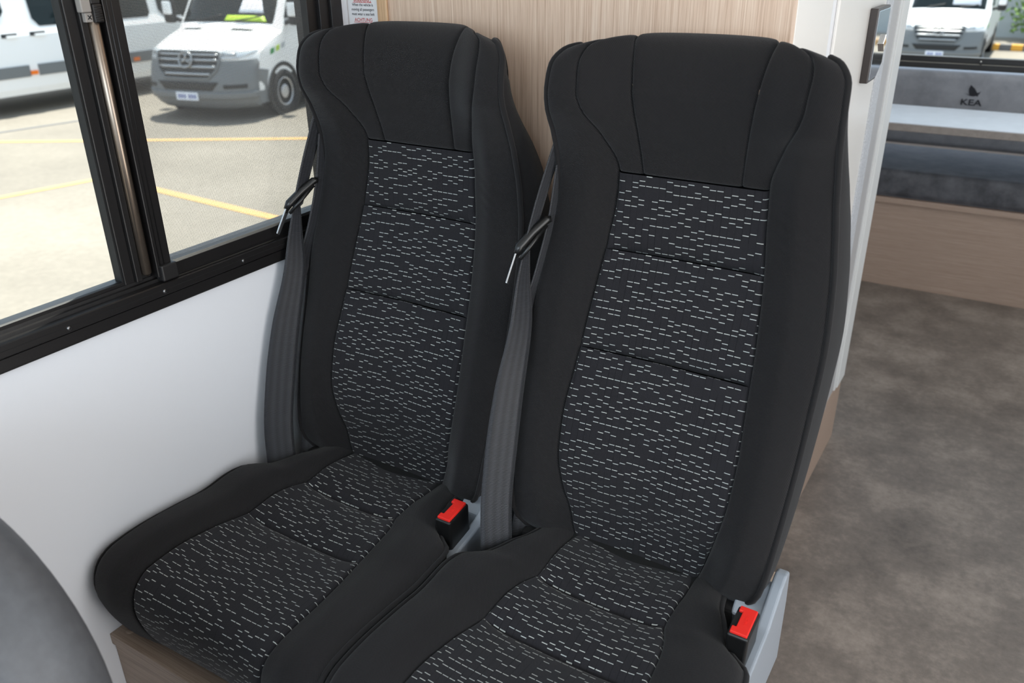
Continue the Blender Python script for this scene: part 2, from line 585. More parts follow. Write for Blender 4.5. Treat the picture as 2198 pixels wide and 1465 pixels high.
vert('end_stile', xo-.034, xo-.004, 1.140, 1.163, .875)
vert('end_jamb', xo-.036, xo+.004, 1.163, 1.186, .86)
vert('end_flange', xo+.0005, xo+.010, 1.186, 1.214, .836, 1.48)
vert('front_jamb', xo-.036, xo+.010, -.06, -.02, .836, 1.48)
w1(box('glass_pane', (xo-.026, -.02, .868), (xo-.023, .703, 1.43), 'glass', W1))
w1(box('glass_pane', (xo-.033, .770, .878), (xo-.030, 1.145, 1.43), 'glass', W1))
fy = np.linspace(.772, 1.142, 3); fz = np.linspace(.880, 1.428, 3)
PG = np.array([[(xo-.018, y, z) for y in fy] for z in fz])
UVG = np.array([[(y, z) for y in fy] for z in fz])
w1(grid_obj('insect_screen', PG, 'flyscreen', W1, UVG))
for yy in (.587, .748, .907):
    b = w1(tube('screw', [(xo+.0115, yy, .845), (xo+.0140, yy, .845), (xo+.0148, yy, .845)], [.0036, .0034, .0018], 'screw_steel', W1, 12))
    tube('screw_recess', [(xo+.0146, yy, .845), (xo+.0151, yy, .845)], .0013, 'black_gasket', b, 6)
# latch on the sash stile
LT = w1(box('latch', (xo-.006, .7155, 1.252), (xo+.006, .7300, 1.33), 'latch_grey', W1, .0015))
pl = box('latch_plate', (xo-.006, .7205, 1.2395), (xo+.003, .7310, 1.2515), 'latch_grey', LT, .0008)
for a in (0.7, -0.85):
    dy, dz = .0036*math.cos(a), .0036*math.sin(a)
    tube('screw_cross', [(xo+.0032, .7265-dy, 1.2455-dz), (xo+.0032, .7265+dy, 1.2455+dz)], .0007, 'black_gasket', LT, 6)
kn = box('latch_knob', (xo-.004, .7305, 1.2385), (xo+.009, .7435, 1.262), 'latch_black', LT, .0012)
for k in range(7):
    zz = 1.2405+k*.0031
    tube('knob_ridge', [(xo+.0092, .7315, zz), (xo+.0092, .7428, zz)], .0009, 'latch_black', kn, 6)
prism('latch_lever', [(.7300, 1.262), (.7435, 1.262), (.7455, 1.28), (.7455, 1.33), (.7300, 1.33)], 'x', xo-.004, xo+.007, 'latch_black', LT, .0012)
prism('lever_groove', [(.7345, 1.268), (.7375, 1.276), (.7385, 1.30), (.7365, 1.30), (.7355, 1.277), (.7330, 1.270)], 'x', xo+.0065, xo+.0074, 'black_gasket', LT)

# cab side windows, windscreen, right-hand window panes (out of the picture, real openings)
def pane(name, lo, hi, lab):
    g = box(name, lo, hi, 'glass', kind='structure'); g['label'] = lab
pane('window_3', (XL-.022, -1.2, .95), (XL-.018, -.5, 1.55), 'cab side window on the left')
pane('window_4', (XR+.018, -1.2, .95), (XR+.022, -.4, 1.6), 'cab side window on the right')
pane('window_5', (XR+.018, 2.9, .88), (XR+.022, 4.1, 1.5), 'side window opposite the bathroom door')
pane('window_6', (-.95, YF-.022, 1.12), (.90, YF-.018, 1.92), 'windscreen of the camper')

# partition behind the seats and the white bathroom module behind it
YP = 1.240
box('wall_partition', (XL, YP, 0), (-.317, YP+.016, ZC), 'oak_vertical', kind='structure')
tb = box('trim_1', (-1.045, YP-.006, 0), (-1.023, YP, ZC), 'oak_batten', bevel=.002, kind='structure')
XD = -.330
YE = 2.295
module = box('wall_module', (XL, YP+.016, .0), (XD, YE, ZC), 'white_wall', kind='structure', bevel=.006)
kick = box('trim_2', (XD-.01, YP+.05, 0), (XD+.004, YE+.002, .2), 'oak_bench', kind='structure', bevel=.001)
D1 = struct(empty('door_1', (XD, 1.78, .2)), 'white door with a black and chrome handle in the passage')
def d1(o):
    o.location = (-XD, -1.78, -.2); return o
leaf = d1(box('door_leaf', (XD, 1.56, .205), (XD+.006, 2.00, 1.93), 'white_door', D1, .002))
# handle: dark body with a mirror-polished cover and a small turn catch
hb = d1(prism('handle', [(1.835, 1.066), (1.915, 1.066), (1.962, 1.09), (1.962, 1.205), (1.835, 1.205)], 'x', XD+.006, XD+.021, 'handle_black', D1, .0015))
prism('handle_cover', [(1.842, 1.071), (1.913, 1.071), (1.957, 1.094), (1.957, 1.200), (1.842, 1.200)], 'x', XD+.0205, XD+.0225, 'chrome', hb, .0006)
prism('turn_catch', [(1.905, 1.135), (1.922, 1.118), (1.939, 1.135), (1.922, 1.152)], 'x', XD+.022, XD+.028, 'chrome', hb, .001)
# door frame profiles, back to front along the passage
def strip(name, y0, y1, dx, mat, bev=.002):
    return box(name, (XD, y0, .2), (XD+dx, y1, ZC-.02), mat, kind='structure', bevel=bev, seg=4)
strip('trim_3', 1.30, 1.52, .003, 'white_door', .001)
strip('trim_4', 2.003, 2.075, .009, 'speckle_grey', .004)
strip('trim_5', 2.079, 2.092, .006, 'profile_white')
strip('trim_6', 2.095, 2.185, .003, 'profile_grey', .001)
strip('trim_7', 2.188, 2.205, .007, 'profile_white')
strip('trim_8', 2.208, 2.299, .010, 'profile_white', .004)

# ------------------------------------------------------------------ outside ground
def ground_drop(x, y):
    s = lambda t: np.clip(t, 0, 1)**2*(3-2*np.clip(t, 0, 1))
    return -1.13-.555*s((y-8)/12.0)*s((x+7.5)/3.5)
gx = np.concatenate([np.linspace(-60, -10, 12), np.linspace(-9, 2, 34), np.linspace(3, 50, 12)])
gy = np.concatenate([np.linspace(-40, 6, 12), np.linspace(7, 22, 40), np.linspace(24, 90, 12)])
GX, GY = np.meshgrid(gx, gy)
gp = np.stack([GX, GY, ground_drop(GX, GY)], 2)
ground = struct(grid_obj('ground', gp, 'asphalt'), 'pale sunlit asphalt of the parking lot')
def line(p, q, w, mat, name='parking_line'):
    p = Vector(p); q = Vector(q)
    t = (q-p).normalized(); nrm = Vector((-t.y, t.x))*w/2
    vs = []
    for z in (0.0, .006):
        for c in (p-nrm, q-nrm, q+nrm, p+nrm):
            vs.append((c.x, c.y, -1.13+z))
    fs = [(3, 2, 1, 0), (4, 5, 6, 7), (0, 1, 5, 4), (1, 2, 6, 5), (2, 3, 7, 6), (3, 0, 4, 7)]
    return mesh_obj(name, vs, fs, mat, ground)
line((-14.3, 5.21), (-7.4, 9.37), .105, 'line_yellow')
line((-9.72, 3.75), (-9.27, 5.83), .105, 'line_yellow')
line((-9.32, 5.81), (-4.9, 5.55), .117, 'line_yellow')
line((-13.2, 6.1), (-12.75, 8.55), .055, 'tar', 'tar_joint')

# ------------------------------------------------------------------ passenger seat (built once, copied)
ZS = .48          # nominal cushion level
HS, ZT = .545, .665
REC = .2585       # recline of the backrest plane
def yplane(z): return .93+REC*z
zk = [-.06, -.03, -.005, .02, .07, .13, .19, .25, .34, .44, .50, .55, .60, .64, .665]
f_wp = pchip(zk, [.120, .165, .194, .204, .210, .214, .217, .219, .221, .213, .205, .200, .199, .200, .200], True)
f_dp = pchip(zk, [-.075, -.05, -.03, -.022, -.02, -.022, -.027, -.032, -.036, -.043, -.037, -.02, .010, .038, .046], True)
f_b1 = pchip(zk, [.085, .100, .108, .114, .126, .136, .138, .134, .128, .118, .111, .109, .126, .147, .153], True)
f_d1 = pchip(zk, [-.075, -.06, -.054, -.05, -.03, -.018, -.020, -.029, -.042, -.050, -.046, -.033, .004, .041, .050], True)
f_b2 = pchip([-.06, .545, .61, .64, .665], [.06, .072, .078, .082, .085])
f_d2 = pchip(zk, [-.08, -.063, -.056, -.053, -.034, -.022, -.024, -.032, -.045, -.053, -.047, -.034, -.010, .010, .018], True)
f_d0 = pchip(zk, [-.08, -.064, -.058, -.055, -.037, -.025, -.026, -.034, -.047, -.054, -.047, -.034, -.012, .006, .013], True)
def bolster(z):
    return np.interp(z, [-.06, 0, .08, .3, .45, .54, .62, .67], [.004, .008, .013, .013, .011, .010, .007, .006])

def depth(x, z):
    w, b1, b2 = float(f_wp(z)), float(f_b1(z)), float(f_b2(z))
    dp, d1, d2, d0 = float(f_dp(z)), float(f_d1(z)), float(f_d2(z)), float(f_d0(z))
    xm = b1+(w-b1)*.5
    dm = max(dp, d1)*.5+.5*(dp+d1)/2+float(bolster(z))
    f = pchip([-w, -(w*.8+xm*.2), -xm, -b1, -b2, 0, b2, b1, xm, w*.8+xm*.2, w],
              [dp, dp*.45+dm*.55, dm, d1, d2, d0, d2, d1, dm, dp*.45+dm*.55, dp])
    return f(x)

# roll over the top of the headrest: boundaries against the roll angle
A90 = math.pi/2
r_wp = pchip([0, .5, 1.1, A90, 2.2, math.pi], [.200, .198, .184, .168, .168, .176])
r_b1 = pchip([0, .5, 1.1, A90, math.pi], [.153, .155, .148, .130, .105])
r_b2 = pchip([0, A90, math.pi], [.085, .096, .098])
def row_w(row):
    k, t = row
    if k == 'z': return float(f_wp(t)), float(f_b1(t)), float(f_b2(t))
    return float(r_wp(t)), float(r_b1(t)), float(r_b2(t))
def back_pt(x, row):
    """point of the cover at lateral position x (array) on a row"""
    k, t = row
    x = np.asarray(x, float)
    if k == 'z':
        return np.stack([x, yplane(t)-depth(x, t), np.full_like(x, t+ZS)], -1)
    w0 = .200
    x0 = x*w0/float(r_wp(t))
    d = depth(np.clip(x0, -w0, w0), ZT)
    rel = np.clip(np.abs(x0)/w0, 0, 1)
    T = .046-.020*rel**2
    h = .071-.016*rel**4
    s = max(0.0, math.sin(t))**.85
    dd = d-T*(1-math.cos(t))
    zz = ZT+h*s
    return np.stack([x, yplane(ZT)+REC*h*s*.6-dd, zz+ZS], -1)

def zrows(z0, z1, n, fine=True):
    ts = params(z1-z0, n) if fine else np.linspace(0, 1, n)
    return [('z', z0+(z1-z0)*t) for t in ts]
ROLL = [('r', t) for t in np.linspace(0, math.pi, 23)[1:]]

def back_panel(name, rows, lo, hi, mat, parent, edges, ncol=16, label=None):
    """lo/hi: functions (w,b1,b2)->x; edges: groove (depth, width) for left, right, start, end"""
    P, UV = [], []
    W0 = None
    a = None
    for row in rows:
        w = row_w(row)
        l, h = lo(*w), hi(*w)
        if a is None:
            a = params(abs(h-l), ncol)
        x = l+(h-l)*a
        P.append(back_pt(x, row)); W0 = h-l
    P = np.array(P)
    seg = np.linalg.norm(np.diff(P[:, P.shape[1]//2], axis=0), axis=1)
    v = np.concatenate([[0], np.cumsum(seg)])
    v0 = rows[0][1] if rows[0][0] == 'z' else .7
    UV = np.stack([P[:, :, 0], np.repeat((v+v0)[:, None], P.shape[1], 1)], -1)
    dx0 = np.abs(P[:, :, 0]-P[:, :1, 0]); dx1 = np.abs(P[:, :, 0]-P[:, -1:, 0])
    dv0 = np.repeat(v[:, None], P.shape[1], 1); dv1 = v[-1]-dv0
    sink = np.zeros(P.shape[:2])
    if name == 'backrest_bolster':
        zz = P[:, :, 2]-ZS
        ph = 6*P[:, :, 0]*25+zz*2*math.pi/.017
        sink = sink+.0010*np.sin(ph)*np.exp(-((zz-.485)/.032)**2)*np.sin(np.pi*dx0/(dx0+dx1+1e-9))
    if edges[2] is QUILT:
        sink = sink+.0016*(np.cos((P[:, :, 0]+1)*2*math.pi/.0105)**8)*np.exp(-dv0/.009)
    fade = 1-np.exp(-np.minimum(dx0, dx1)/.008)
    for k, (dist, e) in enumerate(zip((dx0, dx1, dv0, dv1), edges)):
        if e:
            for g, s in e:
                sink = sink+g*np.exp(-(dist/s))*(fade if (k > 1 and g > .0065) else 1)
    o = grid_obj(name, P, mat, parent, UV, sink)
    if label: o['label'] = label
    return o

SEAM = ((.0060, .0016), (.0010, .007))
SEAMT = ((.0060, .0017), (.0015, .008))
QUILT = ((.0085, .0050), (.0075, .016))
LAP = ((.0010, .0040),)
PIPE = ((.002, .003),)
LBASE = (0.0, .75, .315)
seat = empty('passenger_seat', LBASE)
def part(o):
    o.location = tuple(-c for c in LBASE); return o

# backrest
rows_all = zrows(-.06, ZT, 150, False)+ROLL
for sgn, in ((-1,), (1,)):
    if sgn < 0:
        part(back_panel('backrest_bolster', rows_all, lambda w, b1, b2: -w, lambda w, b1, b2: -b1, 'cloth', seat, (PIPE, SEAM, None, None)))
    else:
        part(back_panel('backrest_bolster', rows_all, lambda w, b1, b2: b1, lambda w, b1, b2: w, 'cloth', seat, (SEAM, PIPE, None, None)))
rows_head = zrows(HS, ZT, 16)
rows_head = [r for r in rows_head if r[1] < ZT-.004]+[('z', ZT)]+ROLL
part(back_panel('headrest_panel', rows_head, lambda w, b1, b2: -b2, lambda w, b1, b2: b2, 'cloth', seat, (SEAM, SEAM, SEAMT, None), 20))
part(back_panel('headrest_wing', rows_head, lambda w, b1, b2: -b1, lambda w, b1, b2: -b2, 'cloth', seat, (SEAM, SEAM, SEAMT, None), 10))
part(back_panel('headrest_wing', rows_head, lambda w, b1, b2: b2, lambda w, b1, b2: b1, 'cloth', seat, (SEAM, SEAM, SEAMT, None), 10))
lb, hb_ = (lambda w, b1, b2: -b1), (lambda w, b1, b2: b1)
lab = 'dark cloth with rows of short white dashes'
part(back_panel('backrest_insert', zrows(-.06, .288, 26), lb, hb_, 'dash', seat, (SEAM, SEAM, None, LAP), 26, lab))
part(back_panel('backrest_insert', zrows(.288, .432, 20), lb, hb_, 'dash', seat, (SEAM, SEAM, QUILT, LAP), 110, lab))
part(back_panel('backrest_insert', zrows(.432, HS, 18), lb, hb_, 'dash', seat, (SEAM, SEAM, QUILT, LAP), 110, lab))

# side panels, rear shell and piping
thick = pchip([-.06, .04, .16, .31, .42, .50, .60, ZT], [.05, .095, .140, .140, .110, .085, .066, .052])
zr = np.linspace(-.06, ZT, 50)
rollh = np.linspace(0, A90, 14)[1:]
def pipe_curve(sgn):
    pts = [back_pt(np.array([sgn*float(f_wp(z))]), ('z', z))[0] for z in zr]
    pts += [back_pt(np.array([sgn*float(r_wp(t))]), ('r', t))[0] for t in np.linspace(0, math.pi, 24)[1:]]
    return np.array(pts)
def side_grid(sgn):
    P = []
    a = np.linspace(0, 1, 9)
    for z in zr:
        f = back_pt(np.array([sgn*float(f_wp(z))]), ('z', z))[0]
        b = f+np.array([-sgn*.010*(1-z/ZT), float(thick(z)), .0])
        if z > .5:
            e = back_pt(np.array([sgn*float(r_wp(math.pi))]), ('r', math.pi))[0]
            k = ((z-.5)/(ZT-.5))
            b = b*(1-k**2)+np.array([e[0], e[1], f[2]])*k**2
        P.append([f*(1-t)+b*t+np.array([sgn*.010*math.sin(math.pi*t), 0, 0]) for t in a])
    for t in rollh:
        f = back_pt(np.array([sgn*float(r_wp(t))]), ('r', t))[0]
        b = back_pt(np.array([sgn*float(r_wp(math.pi-t))]), ('r', math.pi-t))[0]
        P.append([f*(1-q)+b*q+np.array([sgn*.006*math.sin(math.pi*q)*math.cos(t), 0, 0]) for q in a])
    return np.array(P)
edgeb = {}
for sgn in (-1, 1):
    P = side_grid(sgn)
    edgeb[sgn] = P[:len(zr), -1]
    UV = P[:, :, 1:3]
    part(grid_obj('backrest_side', P, 'cloth', seat, UV, flip=(sgn < 0)))
    pc = pipe_curve(sgn)
    part(tube('backrest_piping', pc[2:], .0042, 'cloth', seat, 8))
Pb = []
for i in range(len(zr)):
    l, r = edgeb[-1][i], edgeb[1][i]
    Pb.append([l*(1-q)+r*q+np.array([0, .028*math.sin(math.pi*q)**.6, 0]) for q in np.linspace(0, 1, 15)])
part(grid_obj('backrest_shell', np.array(Pb), 'back_shell', seat, flip=True))

# cushion: path from the back to the front and down over the nose
cp = np.array([(.995, .456), (.93, .465), (.905, .467), (.875, .465), (.86, .465), (.85, .466), (.83, .467), (.80, .468), (.745, .464), (.68, .470), (.61, .474), (.563, .471),
               (.541, .462), (.528, .445), (.523, .420), (.528, .388), (.541, .353), (.560, .320)])
cw = np.array([0.1500, 0.1600, 0.1720, 0.1860, 0.1940, 0.2030, 0.2280, 0.2325, 0.2325, 0.2325, 0.2325, 0.2325, 0.2325, 0.2325, 0.2325, 0.2325, 0.2325, 0.2325])
ci = np.array([.100, .103, .102, .101, .102, .105, .113, .119, .123, .135, .142, .142, .139, .136, .134, .132, .130, .129])
cb = np.array([.010, .014, .016, .018, .018, .019, .020, .021, .021, .020, .019, .018, .017, .016, .014, .012, .010, .008])
cs = np.concatenate([[0], np.cumsum(np.linalg.norm(np.diff(cp, axis=0), axis=1))])
g_y, g_z, g_w, g_i, g_b = (pchip(cs, q) for q in (cp[:, 0], cp[:, 1], cw, ci, cb))
def s_of_y(y): return float(np.interp(-y, -cp[:13, 0], cs[:13]))
S1, S2, SE = s_of_y(.86), s_of_y(.745), cs[-1]
def cush_pt(x, s):
    e = 1e-3
    t = np.array([float(g_y(s+e)-g_y(s-e)), float(g_z(s+e)-g_z(s-e))]); t /= np.linalg.norm(t)+1e-12
    n = np.array([t[1], -t[0]])
    if n[1] < 0 and s < cs[11]: n = -n
    if s >= cs[11]:
        n = np.array([t[1], -t[0]])
        if n[0] > 0.2 or n[1] < -0.6: n = -n
    w, i, b = float(g_w(s)), float(g_i(s)), float(g_b(s))
    xm = i+(w-i)*.5
    f = pchip([-w, -(w*.75+xm*.25), -xm, -i, -i*.5, 0, i*.5, i, xm, w*.75+xm*.25, w],
              [b*.25, b*.8, b, b*.30, .001, 0, .001, b*.30, b, b*.8, b*.25])
    off = f(x)
    rec = .007*np.clip((s-cs[9])/(cs[13]-cs[9]), 0, 1)*(np.abs(x)/.235)**5
    Y = float(g_y(s))+n[0]*off+rec
    Z = float(g_z(s))+n[1]*off
    return np.stack([np.asarray(x, float), Y, Z], -1)

def cush_panel(name, s0, s1, lo, hi, mat, edges, ncol=16, nrow=30, fine=True, label=None):
    ts = params(s1-s0, nrow) if fine else np.linspace(0, 1, nrow)
    a = params(.12, ncol)
    P = []
    for t in ts:
        s = s0+(s1-s0)*t
        w, i = float(g_w(s)), float(g_i(s))
        l, h = lo(w, i), hi(w, i)
        P.append(cush_pt(l+(h-l)*a, s))
    P = np.array(P)
    v = (s1-s0)*ts
    UV = np.stack([P[:, :, 0], np.repeat((-(v+s0))[:, None], P.shape[1], 1)], -1)
    dx0 = np.abs(P[:, :, 0]-P[:, :1, 0]); dx1 = np.abs(P[:, :, 0]-P[:, -1:, 0])
    dv0 = np.repeat(v[:, None], P.shape[1], 1); dv1 = v[-1]-dv0
    sink = np.zeros(P.shape[:2])
    fade = 1-np.exp(-np.minimum(dx0, dx1)/.012)
    for k, (dist, e) in enumerate(zip((dx0, dx1, dv0, dv1), edges)):
        if e:
            for g, s in e: sink = sink+g*np.exp(-(dist/s))*(fade if k > 1 else 1)
    o = grid_obj(name, P, mat, seat, UV, sink, flip=True)
    if label: o['label'] = label
    return part(o)
CQ = ((.0070, .0035), (.009, .018))
cush_panel('cushion_bolster', 0, SE, lambda w, i: -w, lambda w, i: -i, 'cloth', (PIPE, SEAM, None, None), 14, 60, False)
cush_panel('cushion_bolster', 0, SE, lambda w, i: i, lambda w, i: w, 'cloth', (SEAM, PIPE, None, None), 14, 60, False)
ci_l, ci_h = (lambda w, i: -i), (lambda w, i: i)
cush_panel('cushion_insert', 0, S1, ci_l, ci_h, 'dash', (SEAM, SEAM, None, CQ), 26, 16, label=lab)
cush_panel('cushion_insert', S1, S2, ci_l, ci_h, 'dash', (SEAM, SEAM, CQ, CQ), 26, 18, label=lab)
cush_panel('cushion_insert', S2, SE, ci_l, ci_h, 'dash', (SEAM, SEAM, CQ, None), 26, 44, label=lab)
ss = np.linspace(0, SE, 70)
for sgn in (-1, 1):
    top = np.array([cush_pt(np.array([sgn*float(g_w(s))]), s)[0] for s in ss])
    part(tube('cushion_piping', top, .0040, 'cloth', seat, 8))
    a = np.linspace(0, 1, 7)
    P = []
    for i, p in enumerate(top):
        bot = np.array([p[0]-sgn*.012, max(p[1], .566), .3172])
        P.append([p*(1-t)+bot*t+np.array([sgn*.002*math.sin(math.pi*t), 0, 0]) for t in a])
    P = np.array(P)
    part(grid_obj('cushion_side', P, 'cloth', seat, P[:, :, 1:3], flip=(sgn > 0)))

# grey plastic side cover with a slot for the buckle stalk
prof = [(.66, .325), (.72, .385), (.80, .440), (.87, .452), (.93, .462), (.985, .497), (1.005, .505), (1.022, .500), (1.03, .44), (1.03, .325)]
br = part(prism('side_cover', prof, 'x', .211, .2290, 'bracket_plastic', seat, .004, seg=3))
box('cover_ledge', (.182, .820, .425), (.213, .862, .445), 'bracket_plastic', br, .002)
prism('cover_ledge', [(.945, .425), (1.00, .425), (1.00, .490), (.985, .490), (.945, .458)], 'x', .170, .213, 'bracket_plastic', br, .003)
box('cover_slot', (.178, .855, .395), (.212, .950, .412), 'dark_void', br)

part(box('seat_frame', (-.185, .945, .318), (.185, 1.06, .46), 'dark_void', seat, .006))
part(box('dark_gap_filler', (-.232, 1.10, .318), (.165, 1.195, .80), 'dark_void', seat, .01))  # black box added to hide the wood and darken the gap between seats
# buckle
bk = part(box('buckle', (.1895, .852, .425), (.2195, .9065, .508), 'buckle_black', seat, .004, 3, smooth=False))
def taper(o):
    for v in o.data.vertices:
        k = (v.co.z-.425)/.083
        v.co.x = .2045+(v.co.x-.2045)*(0.82+.18*k)
        v.co.y = v.co.y+(1-k)*.006
        v.co.z += (v.co.y-.88)*.10*k
taper(bk)
red = prism('release_button', [(.193, .8555), (.2165, .8555), (.2165, .903), (.193, .903), (.193, .894), (.1985, .894), (.1985, .866), (.193, .866)], 'z', .505, .5115, 'buckle_red', bk, .0012)
slot = box('buckle_slot', (.1905, .8665, .5040), (.1980, .8935, .5082), 'dark_void', bk)
for o in (red, slot):
    for v in o.data.vertices: v.co.z += (v.co.y-.88)*.10
text('button_lettering', 'PRESS', .0062, 'buckle_red', frame_m((.2095, .8795, .5114), (0, 1, .1), (-1, 0, 0)), bk, thick=.0004)
tube('buckle_stalk', [(.2045, .886, .32), (.2045, .884, .43)], .009, 'dark_void', bk, 10)

# belt: ribbons with a width direction per point
def ribbon(name, pts, wd, width, mat, parent, thick=.0014, n=40):
    if not hasattr(width, '__len__'): width = [width]*len(pts)
    P = np.array(pts, float); Wd = np.array(wd, float)
    s = np.concatenate([[0], np.cumsum(np.linalg.norm(np.diff(P, axis=0), axis=1))])
    q = np.linspace(0, s[-1], n)
    C = np.stack([pchip(s, P[:, k])(q) for k in range(3)], 1)
    D = np.stack([pchip(s, Wd[:, k])(q) for k in range(3)], 1)
    D /= np.linalg.norm(D, axis=1)[:, None]
    a = np.linspace(-.5, .5, 7)
    wq = pchip(s, width)(q)
    G = np.array([[C[i]+D[i]*wq[i]*t for t in a] for i in range(n)])
    UV = np.array([[(t*.048, q[i]) for t in a] for i in range(n)])
    return grid_obj(name, G, mat, parent, UV, thick=thick)
belt = part(ribbon('seat_belt',
    [(-.194, .890, .440), (-.199, .899, .52), (-.205, .927, .62), (-.209, .960, .71), (-.212, 1.000, .80), (-.219, 1.022, .87), (-.221, 1.036, .915)],
    [(.62, .80, 0), (.62, .80, 0), (.62, .80, 0), (.55, .84, 0), (.40, .90, 0), (.25, .9, -.2), (.15, .8, -.4)], [.052, .052, .053, .051, .042, .026, .013], 'webbing', seat))
part(ribbon('shoulder_strap',
    [(-.221, 1.034, .905), (-.216, 1.056, .96), (-.207, 1.078, 1.02), (-.196, 1.104, 1.085), (-.18, 1.140, 1.145), (-.15, 1.165, 1.17)],
    [(.02, .8, .3), (.04, .95, .1), (.05, .98, 0), (.05, .98, 0), (.05, .98, 0), (.1, .98, 0)], .030, 'webbing', seat))
part(ribbon('lap_strap',
    [(-.200, 1.100, 1.03), (-.205, 1.085, .95), (-.214, 1.066, .88), (-.222, 1.030, .80), (-.221, .985, .73)],
    [(.05, .98, 0), (.05, .98, 0), (.05, .98, 0), (.1, .98, -.1), (.2, .9, -.2)], .030, 'webbing', seat))
part(ribbon('anchor_strap', [(-.188, .952, .438), (-.187, .962, .475), (-.186, .975, .505)], [(.75, .6, 0)]*3, .034, 'webbing', seat, n=12))
# tongue: black loop and steel blade
tg = part(tube('belt_tongue', [(-.199, 1.070, .952), (-.205, 1.066, .951), (-.217, 1.044, .935), (-.227, 1.022, .917), (-.228, 1.014, .908)], [.0045, .0065, .0072, .0075, .005], 'buckle_black', seat, 10))
tube('tongue_bar', [(-.203, 1.062, .944), (-.212, 1.038, .922), (-.221, 1.014, .902)], .0035, 'buckle_black', tg, 8)
prism('tongue_blade', [(.984, .872), (.989, .868), (1.020, .906), (1.013, .911)], 'x', -.2290, -.2260, 'tongue_steel', tg, .0006)

def copy_tree(o, parent=None):
    c = o.copy(); COL.objects.link(c); c.parent = parent
    for ch in list(o.children): copy_tree(ch, c)
    return c
XCS = (-.873, -.397)
seat2 = copy_tree(seat)
seat.location.x = XCS[0]; seat2.location.x = XCS[1]
tag(seat, 'charcoal cloth passenger seat nearest the window, against the white side panel', 'seat', 'pair of passenger seats')
tag(seat2, 'charcoal cloth passenger seat beside the aisle, nearer the grey floor', 'seat', 'pair of passenger seats')

plinth = tag(empty('seat_plinth', (-.67, .8, 0)), 'wooden box base under the two passenger seats', 'seat base')
for nm, lo, hi in (('top_board', (XL, .530, .293), (-.22, 1.235, .3145)), ('front_board', (XL, .534, 0), (-.222, .552, .2925)), ('end_board', (-.242, .5525, 0), (-.222, 1.235, .2925))):
    b = box(nm, lo, hi, 'oak_plinth', plinth, .001)
    b.location = (.67, -.8, 0)
b = tube('screw_cap', [(-1.094, .552, .3140), (-1.094, .552, .3152)], .0075, 'oak_plinth', plinth, 20)
b.location = (.67, -.8, 0)

# ------------------------------------------------------------------ warning notice
notice = tag(empty('warning_notice', (-1.082, YP, 1.2)), 'white printed seat belt warning notice on the wooden partition by the window', 'notice')
def nt(o):
    o.location = (1.082, -YP, -1.2); return o
nt(box('paper_sheet', (-1.1165, YP-.0012, 1.06), (-1.0465, YP-.0002, 1.275), 'paper', notice))
def nline(body, z, size, mat, sx=.92, off=.00008):
    return nt(text('printed_line', body, size, mat, frame_m((-1.0815, YP-.0014, z-.0022), (1, 0, 0), (0, 0, 1)), notice, sx=sx, offset=off))
nline('WARNING', 1.2372, .0085, 'ink_red', 1.0)
nt(box('underline', (-1.104, YP-.0016, 1.2345), (-1.060, YP-.0012, 1.2352), 'ink_red', notice))
nline('When the vehicle is', 1.2310, .0066, 'ink_black')
nline('moving all passengers', 1.2232, .0066, 'ink_black')
nline('must wear a seat belt', 1.2155, .0066, 'ink_black')
nline('ACHTUNG', 1.2050, .0085, 'ink_red', 1.0)
nt(box('underline', (-1.104, YP-.0016, 1.2010), (-1.060, YP-.0012, 1.2017), 'ink_red', notice))
nline('Alle Fahrgäste müssen', 1.1945, .0066, 'ink_black')

# ------------------------------------------------------------------ rear lounge
YBF = 3.636
bench = tag(empty('rear_bench', (0, 3.9, 0)), 'pale wooden base of the rear bench standing on the grey floor', 'bench')
def bpart(o):
    o.location = (0, -3.9, 0); return o
bpart(box('front_panel', (XL+.02, YBF, 0), (XR-.02, YBF+.018, .352), 'oak_bench', bench, .0008))
bpart(box('top_rail', (XL+.02, YBF-.012, .352), (XR-.02, YBF+.03, .374), 'oak_bench', bench, .002))
bpart(box('seat_board', (XL+.02, YBF+.03, .352), (XR-.02, YB-.005, .372), 'oak_bench', bench))

def cushion(name, lo, hi, r, mat, label, cat, seg=5, piping=None):
    o = box(name, lo, hi, mat, None, r, seg, smooth=True)
    return tag(o, label, cat)
cushion('bench_cushion', (-.98, YBF-.008, .3745), (XR-.03, 4.16, .485), .028, 'slate_suede', 'dark grey suede seat cushion on the rear bench below the table', 'cushion')
kb = empty('backrest_cushion', (0, 4.2, .486))
tag(kb, 'light grey suede backrest cushion printed with a bird and KEA under the rear window', 'cushion')
def kpart(o):
    o.location = (0, -4.2, -.486); return o
kpart(box('cushion_body', (-.98, 4.135, .4865), (XR-.03, 4.25, .806), 'grey_suede', kb, .03, 5, smooth=True))
KX, KZ = -.273, .676
kpart(text('logo_lettering', 'KEA', .035, 'logo_black', frame_m((KX+.004, 4.1335, KZ), (1, 0, 0), (0, 0, 1)), kb, thick=.0005, sx=1.28, offset=.0006))
# bird: body with raised wing, tail and head
def poly(name, pts, y, mat, parent, th=.001):
    return prism(name, pts, 'y', y, y+th, mat, parent)
bird = [(-.026, .047), (-.012, .043), (-.016, .052), (-.018, .066), (-.013, .083), (-.006, .077), (.004, .069), (.012, .058), (.016, .052), (.024, .055), (.030, .060), (.026, .052), (.024, .046), (.020, .043), (.022, .036), (.014, .040), (.004, .037), (-.008, .038)]
kpart(poly('bird_emblem', [(KX+.004+px, KZ+pz) for px, pz in bird], 4.1333, 'logo_black', kb))

